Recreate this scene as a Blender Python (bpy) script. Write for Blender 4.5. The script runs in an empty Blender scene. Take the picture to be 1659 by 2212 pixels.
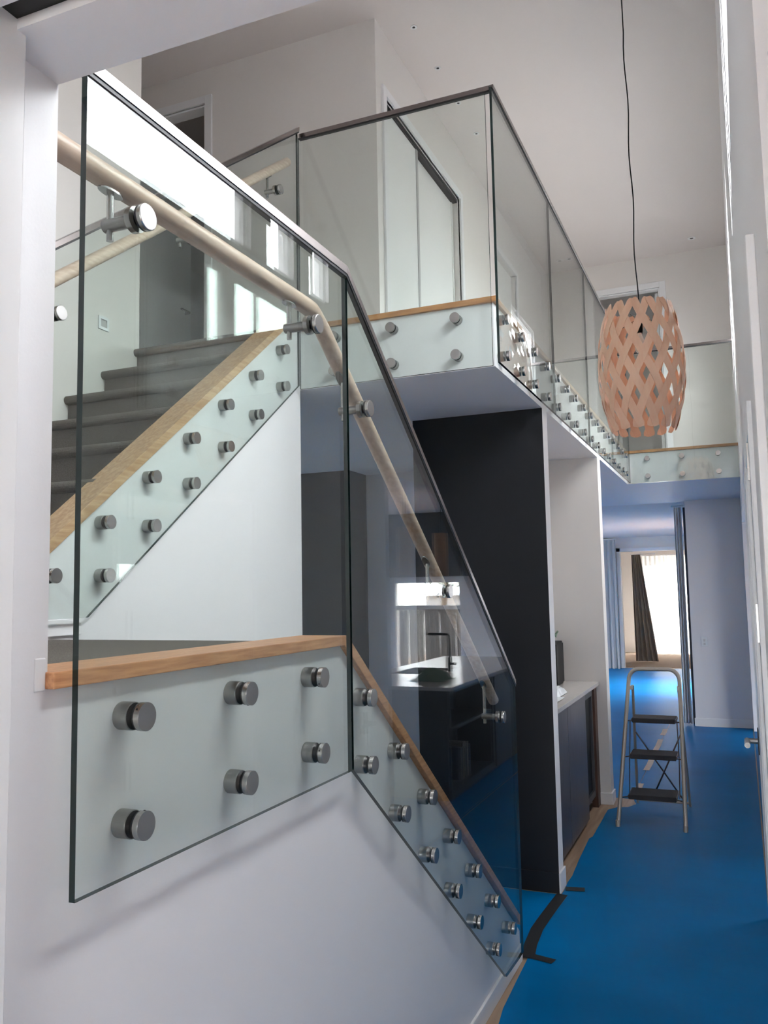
import bpy, bmesh, math, random
from mathutils import Vector, Matrix
random.seed(7)
sc = bpy.context.scene
C = sc.collection
PI = math.pi

# ------------------------------------------------------------------ camera
FPX = 1821.78
yaw, pitch, roll = math.radians(22.76568734), math.radians(5.43159241), math.radians(-1.06729711)
fw = Vector((-math.sin(yaw)*math.cos(pitch), math.cos(yaw)*math.cos(pitch), math.sin(pitch)))
r0 = Vector((math.cos(yaw), math.sin(yaw), 0)); u0 = r0.cross(fw)
rt = r0*math.cos(roll)+u0*math.sin(roll); up = u0*math.cos(roll)-r0*math.sin(roll)
cam_d = bpy.data.cameras.new('camera'); cam = bpy.data.objects.new('camera', cam_d); C.objects.link(cam)
cam.matrix_world = Matrix(((rt.x, up.x, -fw.x, 0), (rt.y, up.y, -fw.y, 0), (rt.z, up.z, -fw.z, 1.7), (0, 0, 0, 1)))
cam_d.sensor_fit = 'HORIZONTAL'; cam_d.sensor_width = 36.0; cam_d.lens = FPX*36.0/1659.0
cam_d.clip_start = 0.02; cam_d.clip_end = 200
sc.camera = cam

# ------------------------------------------------------------------ sky and exposure
w = bpy.data.worlds.new('overcast_sky'); sc.world = w; w.use_nodes = True
# overcast sky: three times brighter overhead than at the horizon
wn_, wl_ = w.node_tree.nodes, w.node_tree.links
bg = wn_['Background']; bg.inputs[0].default_value = (0.95, 0.97, 1.0, 1)
wtc = wn_.new('ShaderNodeTexCoord'); wsx = wn_.new('ShaderNodeSeparateXYZ'); wl_.new(wtc.outputs['Generated'], wsx.inputs[0])
wcl = wn_.new('ShaderNodeClamp'); wl_.new(wsx.outputs['Z'], wcl.inputs[0])
wma = wn_.new('ShaderNodeMath'); wma.operation = 'MULTIPLY_ADD'; wl_.new(wcl.outputs[0], wma.inputs[0])
SKY = 40.0
wma.inputs[1].default_value = SKY*2/3; wma.inputs[2].default_value = SKY/3
wl_.new(wma.outputs[0], bg.inputs[1])
sc.view_settings.view_transform = 'Standard'; sc.view_settings.look = 'None'
sc.view_settings.gamma = 1.0; sc.view_settings.use_curve_mapping = False
sc.view_settings.exposure = -0.08
cy = sc.cycles
cy.use_denoising = True; cy.max_bounces = 8; cy.diffuse_bounces = 5; cy.glossy_bounces = 4
cy.use_adaptive_sampling = True; cy.adaptive_threshold = 0.2; cy.adaptive_min_samples = 20
cy.transparent_max_bounces = 28; cy.transmission_bounces = 4
cy.caustics_reflective = False; cy.caustics_refractive = False
cy.sample_clamp_indirect = 12.0; cy.blur_glossy = 0.5

def portal(center, sx, sy, direction):
    """daylight portal over a window opening, facing into the house"""
    l = bpy.data.lights.new('daylight_portal', 'AREA'); l.shape = 'RECTANGLE'; l.size = sx; l.size_y = sy
    l.cycles.is_portal = True
    o = bpy.data.objects.new('daylight_portal', l); C.objects.link(o); o.location = center
    d = Vector(direction); upv = Vector((0, 0, 1))
    z = -d; x = upv.cross(z).normalized(); y = z.cross(x)
    o.rotation_euler = Matrix((x, y, z)).transposed().to_euler()
XR = 0.05                                    # corridor face of the right hand wall
CLER = [(1.12, 3.28, 3.30, 4.25), (3.46, 3.69, 3.30, 4.25), (3.90, 4.09, 3.30, 4.25), (6.02, 6.28, 3.30, 4.63), (6.45, 7.57, 3.30, 4.63), (8.3, 9.36, 3.88, 4.63)]   # upper windows along the right wall (Y and Z ranges)
for a, b, c, d in CLER:
    portal((XR+.1, (a+b)/2, (c+d)/2), b-a, d-c, (-1, 0, 0))
KW = (1.55, 2.60, 0.5, 1.876)                # kitchen window x0,x1,z0,z1 at Y=11.15
portal(((KW[0]+KW[1])/2, 11.32, (KW[2]+KW[3])/2), KW[1]-KW[0], KW[3]-KW[2], (0, -1, 0))
KS = (7.5, 9.6, 0.0, 2.2)                  # kitchen sliding door on X=3.4
portal((3.54, (KS[0]+KS[1])/2, 1.1), KS[1]-KS[0], 2.2, (-1, 0, 0))
LR = (5.2, 6.0, 0.6, 2.2)                    # window of the room behind the stair, X=-5.9
portal((-6.02, 5.6, 1.4), 0.8, 1.6, (1, 0, 0))
LV = (14.6, 16.4, 0.2, 2.3)                  # living room window on X=-5.9
portal((-6.02, 15.5, 1.25), 1.8, 2.1, (1, 0, 0))
LW = (14.2, 16.2, 0.2, 2.3)                  # living room window on X=-0.45
portal((-0.3, (LW[0]+LW[1])/2, 1.25), 2.0, 2.1, (-1, 0, 0))
BW = (-2.35, -0.9, 0.05, 2.3)                # bedroom window at Y=23
portal((-1.6, 23.3, 1.2), 1.6, 2.3, (0, -1, 0))
NW = (-2.0, 1.0, 0.75, 2.2)                  # window of the room the camera stands in, Y=-3
portal((-0.5, -3.22, 1.475), 3.0, 1.45, (0, 1, 0))

# ------------------------------------------------------------------ materials
def lin(c):
    return tuple(((v/255)/12.92 if v/255 <= .04045 else ((v/255+.055)/1.055)**2.4) for v in c)+(1,)
MATS = {}
def mat(name, rgb, rough=.6, metal=0.0, var=0.0, scale=8.0, bump=0.0, bscale=60.0, stretch=(1, 1, 1), rgb2=None, spec=.5, detail=4):
    m = bpy.data.materials.new(name); m.use_nodes = True; nt = m.node_tree; n = nt.nodes; L = nt.links
    b = n['Principled BSDF']; b.inputs['Base Color'].default_value = lin(rgb)
    b.inputs['Roughness'].default_value = rough; b.inputs['Metallic'].default_value = metal
    b.inputs['Specular IOR Level'].default_value = spec
    if var or bump or rgb2:
        tc = n.new('ShaderNodeTexCoord'); mp = n.new('ShaderNodeMapping'); mp.inputs['Scale'].default_value = stretch
        L.new(tc.outputs['Object'], mp.inputs['Vector'])
    if var or rgb2:
        nz = n.new('ShaderNodeTexNoise'); nz.inputs['Scale'].default_value = scale; nz.inputs['Detail'].default_value = detail
        L.new(mp.outputs[0], nz.inputs['Vector'])
        rp = n.new('ShaderNodeValToRGB'); c = lin(rgb); c2 = lin(rgb2) if rgb2 else tuple(max(0, v*(1-var)) for v in c[:3])+(1,)
        rp.color_ramp.elements[0].position = .35; rp.color_ramp.elements[1].position = .65
        rp.color_ramp.elements[0].color = c2; rp.color_ramp.elements[1].color = c
        L.new(nz.outputs[0], rp.inputs[0]); L.new(rp.outputs[0], b.inputs['Base Color'])
    if bump:
        nb = n.new('ShaderNodeTexNoise'); nb.inputs['Scale'].default_value = bscale; nb.inputs['Detail'].default_value = 5
        L.new(mp.outputs[0], nb.inputs['Vector'])
        bp = n.new('ShaderNodeBump'); bp.inputs['Strength'].default_value = bump; bp.inputs['Distance'].default_value = .01
        L.new(nb.outputs[0], bp.inputs['Height']); L.new(bp.outputs[0], b.inputs['Normal'])
    MATS[name] = m
    return m
def glassmat(name, tint, f0=.043, rough=0.0):
    m = bpy.data.materials.new(name); m.use_nodes = True; nt = m.node_tree; n = nt.nodes; L = nt.links
    n.remove(n['Principled BSDF']); out = n['Material Output']
    lw = n.new('ShaderNodeLayerWeight'); lw.inputs['Blend'].default_value = .5
    p = n.new('ShaderNodeMath'); p.operation = 'POWER'; p.inputs[1].default_value = 5.0; L.new(lw.outputs['Facing'], p.inputs[0])
    ma = n.new('ShaderNodeMath'); ma.operation = 'MULTIPLY_ADD'; ma.inputs[1].default_value = 1-f0; ma.inputs[2].default_value = f0
    L.new(p.outputs[0], ma.inputs[0])
    tr = n.new('ShaderNodeBsdfTransparent'); tr.inputs[0].default_value = tint+(1,)
    gl = n.new('ShaderNodeBsdfGlossy'); gl.inputs['Roughness'].default_value = rough
    mx = n.new('ShaderNodeMixShader'); L.new(ma.outputs[0], mx.inputs[0]); L.new(tr.outputs[0], mx.inputs[1]); L.new(gl.outputs[0], mx.inputs[2])
    L.new(mx.outputs[0], out.inputs[0]); MATS[name] = m
    return m
mat('paint', (226, 221, 217), .55, bump=.03, bscale=160)
mat('paint_cool', (228, 226, 228), .5, bump=.03, bscale=160)
mat('ceiling_paint', (224, 216, 213), .8)
mat('charcoal', (29, 30, 35), .6, bump=.02, bscale=150, spec=.3)
mat('trim_white', (232, 231, 232), .35)
mat('timber_floor', (176, 150, 126), .45, rgb2=(150, 122, 98), scale=3, stretch=(9, .7, 1), bump=.05)
mat('blue_sheet', (0, 114, 176), .42, rgb2=(0, 106, 164), scale=1.3, bump=.10, bscale=9, stretch=(.5, 1.3, 1), spec=.12)
mat('carpet', (126, 119, 113), .95, rgb2=(94, 88, 83), scale=260, bump=.35, bscale=300, spec=.05)
mat('carpet_beige', (170, 150, 132), .95, rgb2=(150, 130, 114), scale=120, bump=.4, bscale=150, spec=.1)
mat('oak', (205, 168, 130), .42, rgb2=(176, 134, 96), scale=6, stretch=(14, 1.2, 14), bump=.06, bscale=20)
mat('oak_x', (198, 146, 98), .42, rgb2=(172, 118, 74), scale=6, stretch=(1.2, 14, 14), bump=.06, bscale=20)
mat('oak_front', (224, 166, 120), .45, rgb2=(196, 138, 96), scale=7, stretch=(16, 1.4, 16), bump=.06, bscale=20)
mat('handrail_wood', (206, 184, 168), .4, rgb2=(186, 160, 142), scale=5, stretch=(16, 1, 16), bump=.03, bscale=30)
mat('steel', (176, 174, 172), .27, 1.0, bump=.02, bscale=220)
mat('steel_brushed', (160, 158, 156), .36, 1.0, var=.12, scale=40, stretch=(1, 30, 30))
mat('rail_steel', (150, 142, 140), .22, 1.0)
mat('rubber', (16, 16, 19), .5)
mat('glass_edge', (14, 34, 32), .12, spec=.6)
glassmat('glass', (.945, .972, .958), .048)
glassmat('window_glass', (.97, .98, .98))
mat('door_white', (232, 232, 230), .3)
mat('veneer', (255, 214, 184), .55, rgb2=(252, 204, 172), scale=6, stretch=(6, 6, 1), bump=.05, bscale=40)
mat('black_plastic', (10, 10, 12), .5, spec=.25)
mat('black_metal', (28, 28, 30), .35, .6)
mat('ladder_metal', (176, 168, 158), .38, .25)
mat('ladder_grip', (52, 50, 52), .8, bump=.3, bscale=200)
mat('ladder_brace', (88, 88, 92), .4, .6)
mat('cabinet_dark', (58, 60, 66), .34, rgb2=(50, 51, 57), scale=5, stretch=(10, 10, 1))
mat('cabinet_veneer', (92, 84, 84), .3, rgb2=(78, 70, 70), scale=5, stretch=(12, 12, .8))
mat('stone_top', (196, 190, 186), .16, var=.05, scale=30)
mat('brown_wood', (84, 50, 36), .45, var=.25, scale=5, stretch=(12, 12, 1))
mat('curtain_grey', (176, 178, 182), .9, bump=.1)
mat('curtain_white', (240, 240, 242), .9, bump=.1)
mat('gap_shade', (86, 88, 96), .9)  # shade of the gap by the corridor end wall, as a colour
mat('drape_taupe', (150, 138, 128), .9, bump=.1)
mat('tape_black', (22, 22, 25), .6)
mat('tape_buff', (200, 184, 168), .6, var=.15, scale=30)
mat('cardboard', (176, 132, 92), .8, var=.1, scale=12)
mat('alu', (190, 190, 190), .4, .7)
mat('fence_wood', (34, 33, 35), .8, var=.3, scale=5, stretch=(10, 10, 1))
mat('roof_dark', (112, 110, 109), .7)
mat('roof_iron', (176, 178, 182), .4, .2)
mat('leaf', (64, 74, 50), .7)
mat('bark', (80, 68, 56), .9)
mat('concrete', (150, 148, 144), .9, var=.15, scale=4)
mat('hose_blue', (30, 40, 70), .5)
mat('plastic_white', (225, 228, 230), .25)
mat('cloth_green', (96, 116, 98), .9, bump=.3, bscale=60)
mat('book_a', (60, 74, 96), .6); mat('book_b', (120, 112, 104), .6); mat('book_c', (40, 46, 54), .6); mat('book_d', (150, 146, 138), .6)
mat('bulb', (240, 238, 230), .3)
mat('lamp_wood', (150, 104, 66), .5, var=.2, scale=6, stretch=(10, 10, 1))
mat('dark_recess', (28, 30, 34), .8)
def add_translucent(name, fac):
    m = MATS[name]; nt = m.node_tree; n = nt.nodes; L = nt.links; b = n['Principled BSDF']; out = n['Material Output']
    t = n.new('ShaderNodeBsdfTranslucent'); src = b.inputs['Base Color'].links[0].from_socket; L.new(src, t.inputs[0])
    mx = n.new('ShaderNodeMixShader'); mx.inputs[0].default_value = fac; L.new(b.outputs[0], mx.inputs[1]); L.new(t.outputs[0], mx.inputs[2]); L.new(mx.outputs[0], out.inputs[0])
add_translucent('veneer', .12)
MATS['blue_sheet'].node_tree.nodes['Principled BSDF'].inputs['IOR'].default_value = 1.28
# woven curtain net that lets daylight through
def sheer():
    m = bpy.data.materials.new('sheer'); m.use_nodes = True; nt = m.node_tree; n = nt.nodes; L = nt.links
    n.remove(n['Principled BSDF']); out = n['Material Output']
    t = n.new('ShaderNodeBsdfTranslucent'); t.inputs[0].default_value = (.85, .83, .80, 1)
    d = n.new('ShaderNodeBsdfTransparent'); mx = n.new('ShaderNodeMixShader'); mx.inputs[0].default_value = .35
    L.new(t.outputs[0], mx.inputs[1]); L.new(d.outputs[0], mx.inputs[2]); L.new(mx.outputs[0], out.inputs[0]); MATS['sheer'] = m
sheer()

# ------------------------------------------------------------------ mesh helpers
class MB:
    def __init__(s): s.v = []; s.f = []; s.m = []; s.smooth = []
    def add(s, vs, fs, mi=0, sm=False):
        o = len(s.v); s.v += [Vector(p) for p in vs]
        for k, f in enumerate(fs):
            s.f.append([o+i for i in f]); s.m.append(mi[k] if isinstance(mi, (list, tuple)) else mi); s.smooth.append(sm)
        return s
    def box(s, x0, x1, y0, y1, z0, z1, mi=0):
        # faces: -Z, +Z, -Y, +X, +Y, -X
        vs = [(x0, y0, z0), (x1, y0, z0), (x1, y1, z0), (x0, y1, z0), (x0, y0, z1), (x1, y0, z1), (x1, y1, z1), (x0, y1, z1)]
        return s.add(vs, [(3, 2, 1, 0), (4, 5, 6, 7), (0, 1, 5, 4), (1, 2, 6, 5), (2, 3, 7, 6), (3, 0, 4, 7)], mi)
    def prism(s, poly, a0, a1, axis='X', mi=0, mside=None):
        # poly: (Y,Z) for axis X, (X,Z) for axis Y, (X,Y) for axis Z
        def P(a, p): return {'X': (a, p[0], p[1]), 'Y': (p[0], a, p[1]), 'Z': (p[0], p[1], a)}[axis]
        n = len(poly); vs = [P(a0, p) for p in poly]+[P(a1, p) for p in poly]
        fs = [tuple(range(n))[::-1], tuple(range(n, 2*n))]+[(i, (i+1) % n, n+(i+1) % n, n+i) for i in range(n)]
        ms = mi if mside is None else [mi, mi]+[mside]*n
        return s.add(vs, fs, ms)
    def cyl(s, p0, p1, r0, r1=None, n=20, mi=0, caps=True, sm=True):
        p0, p1 = Vector(p0), Vector(p1); r1 = r0 if r1 is None else r1
        d = (p1-p0).normalized(); a = d.orthogonal().normalized(); b = d.cross(a)
        vs = []
        for p, r in ((p0, r0), (p1, r1)):
            vs += [p+(a*math.cos(2*PI*i/n)+b*math.sin(2*PI*i/n))*r for i in range(n)]
        s.add(vs, [(i, (i+1) % n, n+(i+1) % n, n+i) for i in range(n)], mi, sm)
        if caps: s.add(vs, [tuple(range(n))[::-1], tuple(range(n, 2*n))], mi)
        return s
    def tube(s, pts, r, n=14, mi=0, closed=False):
        pts = [Vector(p) for p in pts]; N = len(pts); ref = None; vs = []
        for i, p in enumerate(pts):
            if closed: d = (pts[(i+1) % N]-pts[i-1])
            else: d = (pts[min(i+1, N-1)]-pts[max(i-1, 0)])
            d.normalize()
            if ref is None: ref = d.orthogonal().normalized()
            ref = (ref-d*ref.dot(d)).normalized(); b = d.cross(ref)
            k = 1.0
            if 0 < i < N-1 or closed:
                t1 = (pts[i]-pts[i-1]).normalized(); k = 1/max(.5, abs(t1.dot(d)))
            rr = r(i/(N-1)) if callable(r) else r
            vs += [p+(ref*math.cos(2*PI*j/n)+b*math.sin(2*PI*j/n))*rr for j in range(n)]
        fs = []
        for i in range(N if closed else N-1):
            i2 = (i+1) % N
            fs += [(i*n+j, i*n+(j+1) % n, i2*n+(j+1) % n, i2*n+j) for j in range(n)]
        s.add(vs, fs, mi, True)
        if not closed: s.add(vs, [tuple(range(n))[::-1], tuple(range((N-1)*n, N*n))], mi)
        return s
    def lathe(s, prof, n=28, mi=0, center=(0, 0, 0), sm=True):
        vs = []; c = Vector(center)
        for r, z in prof: vs += [c+Vector((r*math.cos(2*PI*i/n), r*math.sin(2*PI*i/n), z)) for i in range(n)]
        fs = []
        for k in range(len(prof)-1): fs += [(k*n+i, k*n+(i+1) % n, (k+1)*n+(i+1) % n, (k+1)*n+i) for i in range(n)]
        return s.add(vs, fs, mi, sm)
WL = {}
def link(o, parent):
    C.objects.link(o)
    if parent: o.parent = parent
def build(mb, name, mats, parent=None, bevel=0, origin=None, autosmooth=False, solid=0):
    if isinstance(mats, str): mats = [mats]
    if origin is None:
        xs = [v.x for v in mb.v]; ys = [v.y for v in mb.v]; zs = [v.z for v in mb.v]
        origin = Vector(((min(xs)+max(xs))/2, (min(ys)+max(ys))/2, min(zs)))
    origin = Vector(origin)
    me = bpy.data.meshes.new(name); me.from_pydata([tuple(v-origin) for v in mb.v], [], mb.f)
    for m in mats: me.materials.append(MATS[m])
    me.polygons.foreach_set('material_index', mb.m); me.polygons.foreach_set('use_smooth', mb.smooth)
    bm = bmesh.new(); bm.from_mesh(me); bmesh.ops.remove_doubles(bm, verts=bm.verts, dist=1e-5)
    bmesh.ops.recalc_face_normals(bm, faces=bm.faces)
    for e in bm.edges:
        if len(e.link_faces) == 1: e.smooth = False
        if len(e.link_faces) == 2 and e.calc_face_angle(0) > math.radians(38): e.smooth = False
    bm.to_mesh(me); bm.free(); me.update()
    o = bpy.data.objects.new(name, me); link(o, parent)
    WL[o.name] = origin; o.location = origin-(WL[parent.name] if parent else Vector((0, 0, 0)))
    if bevel:
        b = o.modifiers.new('bevel', 'BEVEL'); b.width = bevel; b.segments = 2; b.limit_method = 'ANGLE'; b.harden_normals = False
    if solid:
        b = o.modifiers.new('solid', 'SOLIDIFY'); b.thickness = solid; b.offset = 0
    return o
def tag(o, label, cat=None, group=None, kind=None):
    o['label'] = label
    if cat: o['category'] = cat
    if group: o['group'] = group
    if kind: o['kind'] = kind
    return o
def thing(name, loc, label, cat, group=None, kind=None):
    o = bpy.data.objects.new(name, None); C.objects.link(o); o.location = loc; o.empty_display_size = .1
    WL[o.name] = Vector(loc)
    return tag(o, label, cat, group, kind)
def put(mesh_obj, name, at, parent, rot=None):
    """a copy sharing mesh data, placed at a world point under a parent"""
    o = mesh_obj.copy(); o.name = name; link(o, parent); WL[o.name] = Vector(at)
    o.location = Vector(at)-(WL[parent.name] if parent else Vector((0, 0, 0)))
    if rot: o.rotation_euler = rot
    return o
def box(name, x0, x1, y0, y1, z0, z1, m, parent=None, bevel=0):
    return build(MB().box(x0, x1, y0, y1, z0, z1), name, m, parent, bevel)
def struct(o, label, cat): return tag(o, label, cat, kind='structure')
def wallmb(axis, a0, a1, u, v, holes=(), mi=0):
    us = sorted({u[0], u[1]}|{h[i] for h in holes for i in (0, 1) if u[0] < h[i] < u[1]})
    cols = []
    for p, q in zip(us, us[1:]):
        c = (p+q)/2; cut = sorted((max(v[0], h[2]), min(v[1], h[3])) for h in holes if h[0] < c < h[1])
        spans = []; z = v[0]
        for s0, s1 in cut:
            if s0 > z+1e-6: spans.append((z, s0))
            z = max(z, s1)
        if z < v[1]-1e-6: spans.append((z, v[1]))
        if cols and cols[-1][2] == spans: cols[-1][1] = q
        else: cols.append([p, q, spans])
    mb = MB()
    for p, q, spans in cols:
        for s0, s1 in spans:
            if axis == 'X': mb.box(a0, a1, p, q, s0, s1, mi)
            elif axis == 'Y': mb.box(p, q, a0, a1, s0, s1, mi)
            else: mb.box(p, q, s0, s1, a0, a1, mi)
    return mb
def wall(name, label, axis, a0, a1, u, v, holes=(), m='paint'):
    return struct(build(wallmb(axis, a0, a1, u, v, holes), name, m), label, 'wall' if name.startswith('wall') else name.split('_')[0])

# ================================================================== SETTING
XW = -1.03          # stair side wall / gallery fascia / wall ends facing the corridor
XU = -2.09          # wall under the upper flight
XL = -3.06          # outer wall of the upper flight
ZS, ZG = 2.77, 3.085  # gallery soffit, gallery floor
ZC = 5.61           # upper ceiling
YG = 3.867          # front of the gallery
struct(box('floor', -6, 6, -3.2, 23.3, -.12, 0, 'timber_floor'), 'bare beige timber floor showing along the edges of the blue sheets', 'floor')
struct(box('floor', -3.2, -.45, 18.85, 23.2, 0.0, .012, 'carpet_beige'), 'beige carpet of the bedroom beyond the far doorway', 'floor')
# gallery slab (floor of the upper storey)
mb = MB().box(-6, XW, YG, 11.3, ZS, ZG).box(-6, XU-.08, 3.79, YG, ZS, ZG).box(XW, XR, 9.0, 11.3, ZS, ZG)
struct(build(mb, 'floor', 'paint_cool'), 'white slab of the upper gallery with flat soffit and fascia', 'floor')
struct(box('ceiling', -6, XR+.15, .9, 11.4, ZC, ZC+.15, 'ceiling_paint'), 'high flat ceiling above the gallery and the corridor void', 'ceiling')
struct(box('ceiling', XR+.02, 3.55, 1.0, 11.3, 2.77, 2.95, 'ceiling_paint'), 'low ceiling over the kitchen beside the corridor', 'ceiling')
struct(box('roof', XR+.15, 4.0, 1.0, 11.6, 2.951, 3.0, 'roof_dark'), 'dark low roof over the kitchen outside the upper windows', 'roof')
struct(box('ceiling', -6, -.3, 11.3, 23.3, 2.77, 2.95, 'ceiling_paint'), 'flat ceiling of the living room past the gallery', 'ceiling')
struct(box('ceiling', -2.7, 1.7, -3.2, .74, 2.62, 2.8, 'ceiling_paint'), 'ceiling of the room in front of the doorway', 'ceiling')

# wall with the doorway the camera looks through
wall('wall_front', 'white wall with the wide opening beside the stair landing', 'Y', .93, 1.05, (-3.2, 1.7), (0, ZC), [(XW, XR+.02, -1, 2.575)], 'paint_cool')
mb = MB().box(-2.7, XW+.02, .74, .93, 0, 2.8).box(XR+.02, 1.7, .74, .93, 0, 2.8).box(XW+.02, XR+.02, .74, .868, 2.575, 2.8).box(XW+.02, XR+.02, .915, .93, 2.575, 2.8)
struct(build(mb, 'wall_front', 'paint_cool'), 'inner lining of the opening holding the sliding door slot', 'wall')
struct(box('trim_1', XW+.02, XR+.02, .869, .9145, 2.592, 2.62, 'rubber'), 'dark sliding door track slot in the opening head', 'trim')
struct(box('trim_2', XW+.02, XW+.047, .76, .935, 0, 2.6, 'trim_white', bevel=.003), 'white painted jamb board at the left of the opening', 'trim')
struct(box('trim_3', -1.05, -1.0285, 1.022, 1.0455, 1.553, 1.606, 'trim_white', bevel=.002), 'small white end block at the landing capping', 'trim')
wall('wall_left', 'side wall of the room in front of the doorway', 'X', -2.8, -2.7, (-3.2, .93), (0, 2.8))
wall('wall_right', 'side wall of the room in front of the doorway, window side', 'X', 1.7, 1.8, (-3.2, .93), (0, 2.8))
wall('wall_back', 'back wall with a window behind the viewpoint', 'Y', -3.2, -3.08, (-2.8, 1.8), (0, 2.8), [NW[:2]+NW[2:]])

# stair side wall (below the landing and the lower flight)
SL = .757
mb = MB().prism([(1.05, 0), (3.98, 0), (3.98, .13), (2.12, 1.556), (1.05, 1.556)], XW-.1, XW)
struct(build(mb, 'wall_stair', 'paint_cool'), 'white side wall below the landing and lower stair flight', 'wall')
struct(box('baseboard_stair', XW, XW+.012, 1.05, 3.98, 0, .075, 'trim_white', bevel=.003), 'white skirting along the foot of the stair wall', 'baseboard')
mb = MB().prism([(1.05, 0), (YG, 0), (YG, ZG), (3.73, ZG), (3.73, 3.084), (2.0, 1.757), (1.05, 1.3)], XU-.08, XU)
struct(build(mb, 'wall_stair', 'paint_cool'), 'white wall under the upper stair flight', 'wall')
wall('wall_left', 'tall wall beside the carpeted upper flight', 'X', XL-.1, XL, (1.05, 3.76), (0, ZC))
mb = MB().prism([(1.05, 1.575), (2.27, 1.575), (2.27, 1.618), (2.2, 1.63), (1.05, 1.63)], XU, XU+.012)
struct(build(mb, 'baseboard_landing', 'trim_white', bevel=.003), 'white skirting where the upper flight meets the landing', 'baseboard')

# hallway upstairs
wall('wall_hall', 'shaded upstairs wall with a doorway facing the stair', 'Y', 5.0, 5.1, (-6, -2.1), (ZG, ZC), [(-4.3, -3.476, ZG, 5.338)])
wall('wall_hall', 'end wall of the upstairs hall', 'X', -6, -5.9, (3.74, 11.3), (ZG, ZC))
wall('wall_hall', 'upstairs wall behind the stair hall', 'Y', 3.66, 3.76, (-6, XL-.1), (ZG, ZC))
wall('wall_gallery', 'gallery wall with the white sliding wardrobe', 'X', -2.2, -2.1, (5.1, 10.2), (ZG, ZC), [(5.155, 6.84, ZG, 5.13), (8.05, 8.87, ZG, 5.13)])
wall('wall_far', 'wall closing the upper gallery, with a doorway', 'Y', 10.2, 10.3, (-2.2, XR+.15), (ZG, ZC), [(-1.47, -.70, ZG, 5.225)])
wall('wall_far', 'back of the dim room behind the far gallery doorway', 'Y', 11.3, 11.4, (-6, XR+.15), (ZG, ZC))
wall('wall_far', 'side of the dim room behind the far gallery doorway', 'X', -2.4, -2.3, (10.3, 11.3), (ZG, ZC))
wall('wall_hall', 'back of the wardrobe recess', 'X', -2.85, -2.8, (5.1, 10.2), (ZG, ZC))

# right wall: lower part to the kitchen opening, upper part with clerestory windows
wall('wall_right', 'long wall on the right, open to the kitchen below and windowed above', 'X', XR, XR+.09, (1.05, 11.3), (0, ZC),
     [(4.9, 10.9, -1, 2.45), (2.45, 3.3, -1, 2.12)]+CLER, 'paint_cool')

# under the gallery
mb = MB().box(-1.85, XW, 4.9, 5.03, 0, ZS, [1, 1, 0, 1, 1, 1])
struct(build(mb, 'wall_nib', ['charcoal', 'paint_cool']), 'charcoal wall end under the gallery beside the stair foot', 'wall')
struct(box('baseboard_nib', -1.85, XW+.004, 4.888, 4.9, 0, .11, 'charcoal', bevel=.003), 'charcoal skirting at the foot of the charcoal wall', 'baseboard')
struct(box('baseboard_nib', XW, XW+.012, 4.888, 5.04, 0, .11, 'trim_white', bevel=.003), 'short white skirting on the end of the charcoal wall', 'baseboard')
struct(box('wall_nib', -1.72, XW, 6.98, 7.13, 0, ZS, 'paint'), 'white wall end between the niche and the living room', 'wall')
mb = MB().box(-1.14, XW+.012, 6.966, 6.98, 0, .09).box(XW, XW+.012, 6.98, 7.144, 0, .09)
struct(build(mb, 'baseboard_nib', 'trim_white', bevel=.003), 'white skirting around the niche wall end', 'baseboard')
wall('wall_niche', 'back wall of the cabinet niche', 'X', -1.85, -1.72, (5.03, 7.13), (0, ZS))
wall('wall_room', 'pale wall of the room behind the stair', 'Y', 7.0, 7.12, (-3.12, -1.85), (0, ZS), (), 'paint_cool')
struct(box('wall_room', -6, -3.11, 6.63, 7.12, 0, ZS, 'charcoal'), 'charcoal wall block at the end of the room behind the stair', 'wall')
wall('wall_room', 'outer wall of the rooms on the left', 'X', -6, -5.9, (3.74, 18.8), (0, ZS), [LR, LV])
wall('wall_room', 'cross wall below the upstairs hall', 'Y', 3.66, 3.76, (-6, XL-.1), (0, ZS))
# far end of the corridor and the kitchen back wall
wall('wall_kitchen', 'wall facing the corridor end, running on behind the kitchen', 'Y', 11.15, 11.3, (-.597, 3.52), (0, ZS), [KW], 'paint_cool')
struct(box('baseboard_kitchen', -.61, 3.4, 11.138, 11.15, 0, .1, 'trim_white', bevel=.003), 'white skirting below the light switch wall', 'baseboard')
wall('wall_kitchen', 'outer kitchen wall with a wide sliding door opening', 'X', 3.4, 3.52, (1.05, 11.15), (0, ZS), [KS])
wall('wall_kitchen', 'near end wall of the kitchen', 'Y', 4.3, 4.38, (XR+.14, 3.4), (0, ZS))
wall('wall_living', 'right wall of the living room with a wide window', 'X', -.45, -.33, (11.3, 18.8), (0, ZS), [LW])
wall('wall_living', 'end wall of the living room with the tall opening', 'Y', 18.7, 18.85, (-6, -.33), (0, ZS), [(-2.36, -1.0, -1, 2.47)], 'paint')
mb = MB().box(-2.43, -2.36, 18.66, 18.7, 0, 2.54).box(-2.43, -.95, 18.66, 18.7, 2.47, 2.54)
struct(build(mb, 'trim_4', 'trim_white'), 'white frame round the tall bedroom opening', 'trim')
wall('wall_bedroom', 'left wall of the bedroom', 'X', -3.3, -3.2, (18.85, 23.2), (0, ZS))
wall('wall_bedroom', 'right wall of the bedroom', 'X', -.45, -.33, (18.85, 23.2), (0, ZS))
wall('wall_bedroom', 'window wall of the bedroom', 'Y', 23.1, 23.25, (-3.3, -.33), (0, ZS), [BW])

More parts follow.
